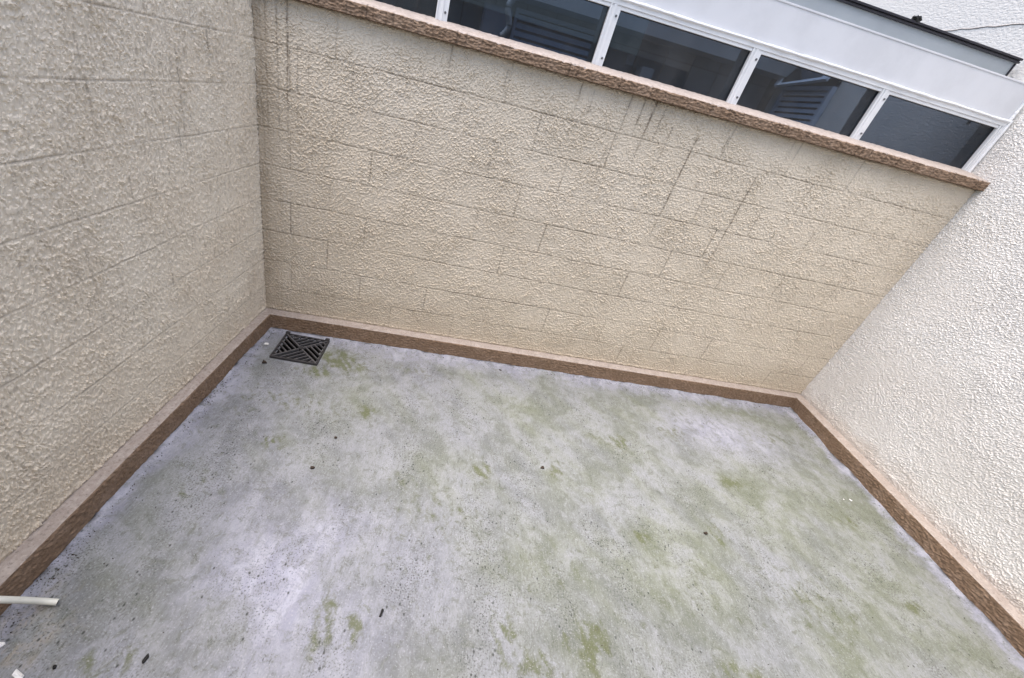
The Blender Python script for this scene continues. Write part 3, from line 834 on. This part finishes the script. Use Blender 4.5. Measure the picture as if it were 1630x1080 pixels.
# second louvre on the inner face of the white wall, with a sash propped open above it
louvre_window('louvre_window', 0.80, 0.60, 10, 'blue-grey louvred shutter below an open sash behind the fourth pane', (W - 0.035, 3.10, 1.885), R(-90))
op = MB().box(0, 0.80, 0.0, 0.022, 0, 0.26).build('dark_opening', M['dark'], None, (W - 0.024, 3.10, 2.487), rot=(0, 0, R(-90)))
tag(op, 'dark window opening behind the tilted sash over the louvred shutter', 'opening')
sash = empty('open_sash', (W - 0.02, 3.28, 2.73))
tag(sash, 'pale window sash tilted open inside the room behind the fourth pane', 'window sash')
SO = Vector((W - 0.02, 3.28, 2.73))
q = [Vector(p) - SO for p in ((W - 0.03, 3.26, 2.72), (W - 0.03, 2.36, 2.72), (W - 0.20, 2.221, 2.50), (W - 0.20, 3.002, 2.452))]
nrm = (q[1] - q[0]).cross(q[3] - q[0]).normalized() * 0.014
def strip(a, b, c, d, mat, name):      # four corners, given thickness
    v = [p + nrm * k for k in (-1, 1) for p in (a, b, c, d)]
    return MB().poly(v, [(0, 1, 2, 3), (7, 6, 5, 4), (0, 4, 5, 1), (1, 5, 6, 2), (2, 6, 7, 3), (3, 7, 4, 0)]).build(name, mat, sash)
ins = [q[0] * 0.9 + q[2] * 0.1, q[1] * 0.9 + q[3] * 0.1, q[2] * 0.9 + q[0] * 0.1, q[3] * 0.9 + q[1] * 0.1]
for i, nm in enumerate(('rail', 'stile', 'rail', 'stile')):
    j = (i + 1) % 4
    strip(q[i], q[j], ins[j], ins[i], M['louvre'], nm)
nrm = nrm * 0.15
strip(*ins, M['glass'], 'pane')
# flexible duct
hp = [(1.36 + 0.03 * math.sin(i * 0.2) + 0.05 * i / 30, 1.35, 2.10 + 0.50 * i / 60) for i in range(61)]
du = MB().tube(hp, [0.022 + 0.0035 * (i % 2) for i in range(61)], 12).build('flexible_duct', M['hose_grey']); du.rotation_euler = (0, 0, BE)
tag(du, 'ribbed grey flexible duct hanging inside behind the second pane', 'duct')
# shallow dark cabinet beside the louvre
cb = empty('wall_cabinet', fw(1.26, RD - 0.16, 1.9), BE)
tag(cb, 'dark blue-grey cabinet box on the tiled wall left of the louvred window', 'cabinet')
MB().box(0, 0.30, 0, 0.15, 0, 0.55).build('body', plain('cabinet_blue', (0.16, 0.20, 0.26), 0.5), cb, bevel=0.004)
MB().box(0.02, 0.28, -0.012, -0.001, 0.02, 0.53).build('door', plain('cabinet_door', (0.19, 0.24, 0.31), 0.45), cb, bevel=0.003)
# socket plate and round lamp on the tiles behind the third pane
so = empty('socket_plate', fw(2.93, RD - 0.002, 2.30), BE)
tag(so, 'small pale socket plate on tiles behind the third pane', 'socket')
MB().box(0, 0.09, -0.012, 0, 0, 0.10).build('plate', M['inner_plaster'], so, bevel=0.003)
MB().box(0.025, 0.065, -0.017, -0.0125, 0.03, 0.07).build('insert', M['frame_grey'], so, bevel=0.002)
bx = empty('water_tank', fw(3.05, RD - 0.20, 1.95), BE)
tag(bx, 'grey upright tank with round lid edge behind the third pane', 'tank')
MB().box(0.02, 0.17, 0.02, 0.19, 0, 0.36).build('body', M['inner_plaster'], bx, bevel=0.01)
MB().tube([(-0.09, 0.09, 0.0), (-0.09, 0.09, 0.22), (-0.09, 0.09, 0.23)], [0.075, 0.075, 0.06], 24).build('drum', M['frame_grey'], bx)
# pale ribbed panel behind the first pane
rp = empty('ribbed_panel', fw(0.05, 0.62, 1.2), BE)
tag(rp, 'pale blue-grey panel with upright ribs behind the leftmost pane', 'panel')
MB().box(0, 0.86, 0, 0.012, 0, 1.25).build('sheet', plain('pale_panel', (0.40, 0.46, 0.50), 0.5), rp)
for i in range(7):
    MB().box(0.06 + 0.125 * i, 0.075 + 0.125 * i, -0.012, -0.0005, 0, 1.25).build('rib', M['inner_plaster'], rp, bevel=0.002)

# ================================================================ DRAIN GRATE
gr = empty('drain_grate', (GC[0], GC[1], 0.0), GA)
tag(gr, 'black square slotted drain grate on the floor in the far left corner', 'drain grate')
hx, hy, zt = GS[0] / 2, GS[1] / 2, 0.016
MB().poly([(-hx + .02, -hy + .02, 0.004), (hx - .02, -hy + .02, 0.004), (hx - .02, hy - .02, 0.004), (-hx + .02, hy - .02, 0.004),
           (-hx + .02, -hy + .02, -.14), (hx - .02, -hy + .02, -.14), (hx - .02, hy - .02, -.14), (-hx + .02, hy - .02, -.14)],
          [(0, 1, 5, 4), (1, 2, 6, 5), (2, 3, 7, 6), (3, 0, 4, 7), (4, 5, 6, 7)]).build('pit', M['pit'], gr)
fwid = 0.012
fr = MB()
fr.box(-hx, hx, -hy, -hy + fwid, -0.004, zt); fr.box(-hx, hx, hy - fwid, hy, -0.004, zt)
fr.box(-hx, -hx + fwid, -hy + fwid, hy - fwid, -0.004, zt); fr.box(hx - fwid, hx, -hy + fwid, hy - fwid, -0.004, zt)
fr.build('frame', M['iron'], gr, bevel=0.002)
for sx in (-1, 1):
    MB().box(min(sx * hx, sx * (hx - .03)), max(sx * hx, sx * (hx - .03)), hy - 0.010, hy + 0.010, zt + 0.0005, zt + 0.010).build('corner_lug', M['iron'], gr, bevel=0.003)
ix, iy = hx - fwid, hy - fwid
for a, b_ in (((-ix, iy), (ix, -iy)), ((-ix, -iy), (ix, iy))):
    for k0, k1 in ((0.0, 0.46), (0.54, 1.0)):
        p = (a[0] + (b_[0] - a[0]) * k0, a[1] + (b_[1] - a[1]) * k0, zt - 0.001); q = (a[0] + (b_[0] - a[0]) * k1, a[1] + (b_[1] - a[1]) * k1, zt)
        MB().bar(p, q, 0.010, 0.016).build('diagonal_bar', M['iron_edge'], gr)
def clip(nsec):
    n = 6
    for i in range(1, n):
        f = i / n
        if nsec == 'left':      # parallel to the falling diagonal, from the left edge to the rising one
            yield (-ix, iy * (1 - 2 * f)), (-ix * (f), -iy * (f))
        if nsec == 'right':
            yield (ix, -iy * (1 - 2 * f)), (ix * f, iy * f)
        if nsec == 'top':       # parallel to the rising diagonal, from the top edge to the falling one
            yield (ix * (1 - 2 * f), iy), (-ix * f, iy * f)
        if nsec == 'bottom':
            yield (-ix * (1 - 2 * f), -iy), (ix * f, -iy * f)
for sec in ('left', 'right', 'top', 'bottom'):
    for p, q in clip(sec):
        MB().bar((*p, zt - 0.0015), (*q, zt), 0.0075, 0.013).build('bar', M['iron_edge'], gr)
MB().tube([(0, 0, zt - 0.012), (0, 0, zt + 0.002)], 0.016, 14).build('hub', M['iron'], gr)

# ================================================================ PIPE AND LITTER
def up(px, py, z): x_, y_ = pix(px, py, z); return Vector((x_, y_, z))
ctrl = [up(92, 959, 0.016), up(70, 957.5, 0.030), up(40, 956, 0.075), up(10, 955, 0.118), up(-25, 955, 0.150), up(-70, 957, 0.166)]
ctrl.append(Vector((-0.03, ctrl[-1].y - 0.03, 0.172)))
pts = []
for i in range(len(ctrl) - 1):
    p0, p1, p2, p3 = ctrl[max(i - 1, 0)], ctrl[i], ctrl[i + 1], ctrl[min(i + 2, len(ctrl) - 1)]
    for k in range(8):
        t = k / 8
        pts.append(0.5 * ((2 * p1) + (-p0 + p2) * t + (2 * p0 - 5 * p1 + 4 * p2 - p3) * t * t + (-p0 + 3 * p1 - 3 * p2 + p3) * t ** 3))
pts.append(ctrl[-1])
pp = empty('plastic_pipe', pts[0])
tag(pp, 'cream plastic pipe coming over the left plinth onto the floor', 'pipe')
rel = [p - pts[0] for p in pts]
MB().tube(rel, 0.0100, 20, cap=False).build('tube', M['pipe'], pp)
MB().tube([rel[0], rel[0] * 0.5 + rel[1] * 0.5], 0.0078, 16).build('bore', M['dark'], pp)

def chip(name, px, py, w, l, h, ang, mat, label, cat, seed, curl=0.0):
    """thin irregular flake with thickness and a slight curl"""
    rr = random.Random(seed); n = 8
    sg = lambda c_: math.copysign(abs(c_) ** 0.6, c_)
    out = [(w / 2 * sg(math.cos(2 * math.pi * i / n + 0.3)) * rr.uniform(0.6, 1.15), l / 2 * sg(math.sin(2 * math.pi * i / n + 0.3)) * rr.uniform(0.7, 1.12)) for i in range(n)]
    zc = lambda x_, y_: curl * (y_ / (l / 2)) ** 2
    v = [(x_, y_, zc(x_, y_)) for x_, y_ in out] + [(x_ * 0.9, y_ * 0.9, h + zc(x_, y_)) for x_, y_ in out]
    v += [(0, 0, 0), (0, 0, h * 1.2)]
    f = [(i, (i + 1) % n, n + (i + 1) % n, n + i) for i in range(n)] + [((i + 1) % n, i, 2 * n) for i in range(n)] + [(n + i, n + (i + 1) % n, 2 * n + 1) for i in range(n)]
    x_, y_ = pix(px, py)
    o = MB().poly(v, f).build(name, mat, None, (x_, y_, 0.003), rot=(0, 0, ang))
    return tag(o, label, cat)
chip('black_scrap', 607, 977, 0.012, 0.036, 0.006, R(-12), M['black_bit'], 'larger black scrap lying alone near the front middle of the floor', 'scrap', 1)
chip('black_scrap', 232, 1050, 0.010, 0.030, 0.006, R(-10), M['black_bit'], 'black scrap at the bottom edge, nearest the plastic pipe side', 'scrap', 2)
chip('black_scrap', 88, 1063, 0.010, 0.014, 0.005, R(30), M['black_bit'], 'tiny black scrap below the plastic pipe in the near left corner', 'scrap', 4)
chip('dry_bug', 863, 746, 0.024, 0.016, 0.005, R(0), M['brown_bit'], 'dark speck of a dry bug at the centre of the floor', 'bug', 5, 0.004)
chip('dry_bug', 497, 746, 0.024, 0.015, 0.005, R(10), M['brown_bit'], 'dark dry bug on the left floor, lower of two close together', 'bug', 6, 0.004)
chip('dry_bug', 534, 698, 0.022, 0.014, 0.005, R(5), M['brown_bit'], 'dark dry bug on the left floor, upper of two close together', 'bug', 7, 0.004)
chip('dry_bug', 1123, 850, 0.026, 0.015, 0.005, R(8), M['brown_bit'], 'dark dry bug on the right half of the floor', 'bug', 8, 0.004)
chip('twig_bit', 796, 590, 0.022, 0.010, 0.004, R(-10), M['brown_bit'], 'short dark twig lying just off the far plinth', 'twig', 9)
chip('curled_leaf', 421, 579, 0.032, 0.020, 0.005, R(15), M['brown_bit'], 'curled dead leaf beside the drain grate, on its near left side', 'leaf', 10, 0.014)
chip('paint_flake', 424, 549, 0.034, 0.024, 0.004, R(20), M['white_bit'], 'white paint flake left of the drain grate by the plinth', 'paint flake', 11, 0.004)
chip('paint_flake', 1353, 797, 0.012, 0.022, 0.003, R(40), M['white_bit'], 'larger white flake near the right plinth', 'paint flake', 12, 0.003)
chip('paint_flake', 1342, 796, 0.008, 0.010, 0.003, R(10), M['white_bit'], 'smaller white flake beside the larger one near the right plinth', 'paint flake', 13, 0.002)
chip('paint_flake', 30, 1077, 0.05, 0.018, 0.004, R(-25), M['white_bit'], 'large white flake in the near left corner of the floor', 'paint flake', 14, 0.006)
chip('paint_flake', 2, 1028, 0.02, 0.02, 0.004, R(5), M['white_bit'], 'small white flake at the left edge below the pipe', 'paint flake', 15, 0.003)

# fine grit strewn over the floor (uncountable)
gv, gf = [], []
gr_ = random.Random(3)
for i in range(1900):
    if i < 900:
        t = gr_.random(); side = gr_.random()
        if side < 0.5: x_, y_ = 0.062 + abs(gr_.gauss(0, 0.025)) + 0.004, -0.1 - 2.2 * t
        elif side < 0.8: u = 4.2 * t + 0.15; d_ = 0.08 + abs(gr_.gauss(0, 0.02)); x_, y_, _ = fw(u, -d_, 0)
        else: x_, y_ = W - 0.10 - abs(gr_.gauss(0, 0.02)), 0.3 - 2.0 * t
    else:
        x_, y_ = gr_.uniform(0.1, 4.35), gr_.uniform(-2.4, 0.3)
        if y_ > x_ * math.tan(BE) - 0.1: continue
        if float(perlin(np.array([x_ / 0.25]), np.array([y_ / 0.3]), 820)[0]) < gr_.uniform(-0.3, 0.4): continue
    r = gr_.uniform(0.0012, 0.0032) * (1.6 if i < 200 else 1)
    a = gr_.uniform(0, 6.28); o = len(gv); z = 0.0025
    for k in range(3):
        gv.append((x_ + r * math.cos(a + 2.1 * k), y_ + r * gr_.uniform(0.5, 1.4) * math.sin(a + 2.1 * k), z - 0.002))
    gv.append((x_, y_, z + r))
    gf += [(o, o + 1, o + 3), (o + 1, o + 2, o + 3), (o + 2, o, o + 3)]
me = bpy.data.meshes.new('grit'); me.from_pydata(gv, [], gf); me.materials.append(M['brown_bit'])
go = bpy.data.objects.new('grit', me); link(go)
go['kind'] = 'stuff'; go['label'] = 'fine dark grit scattered over the concrete floor'; go['category'] = 'grit'
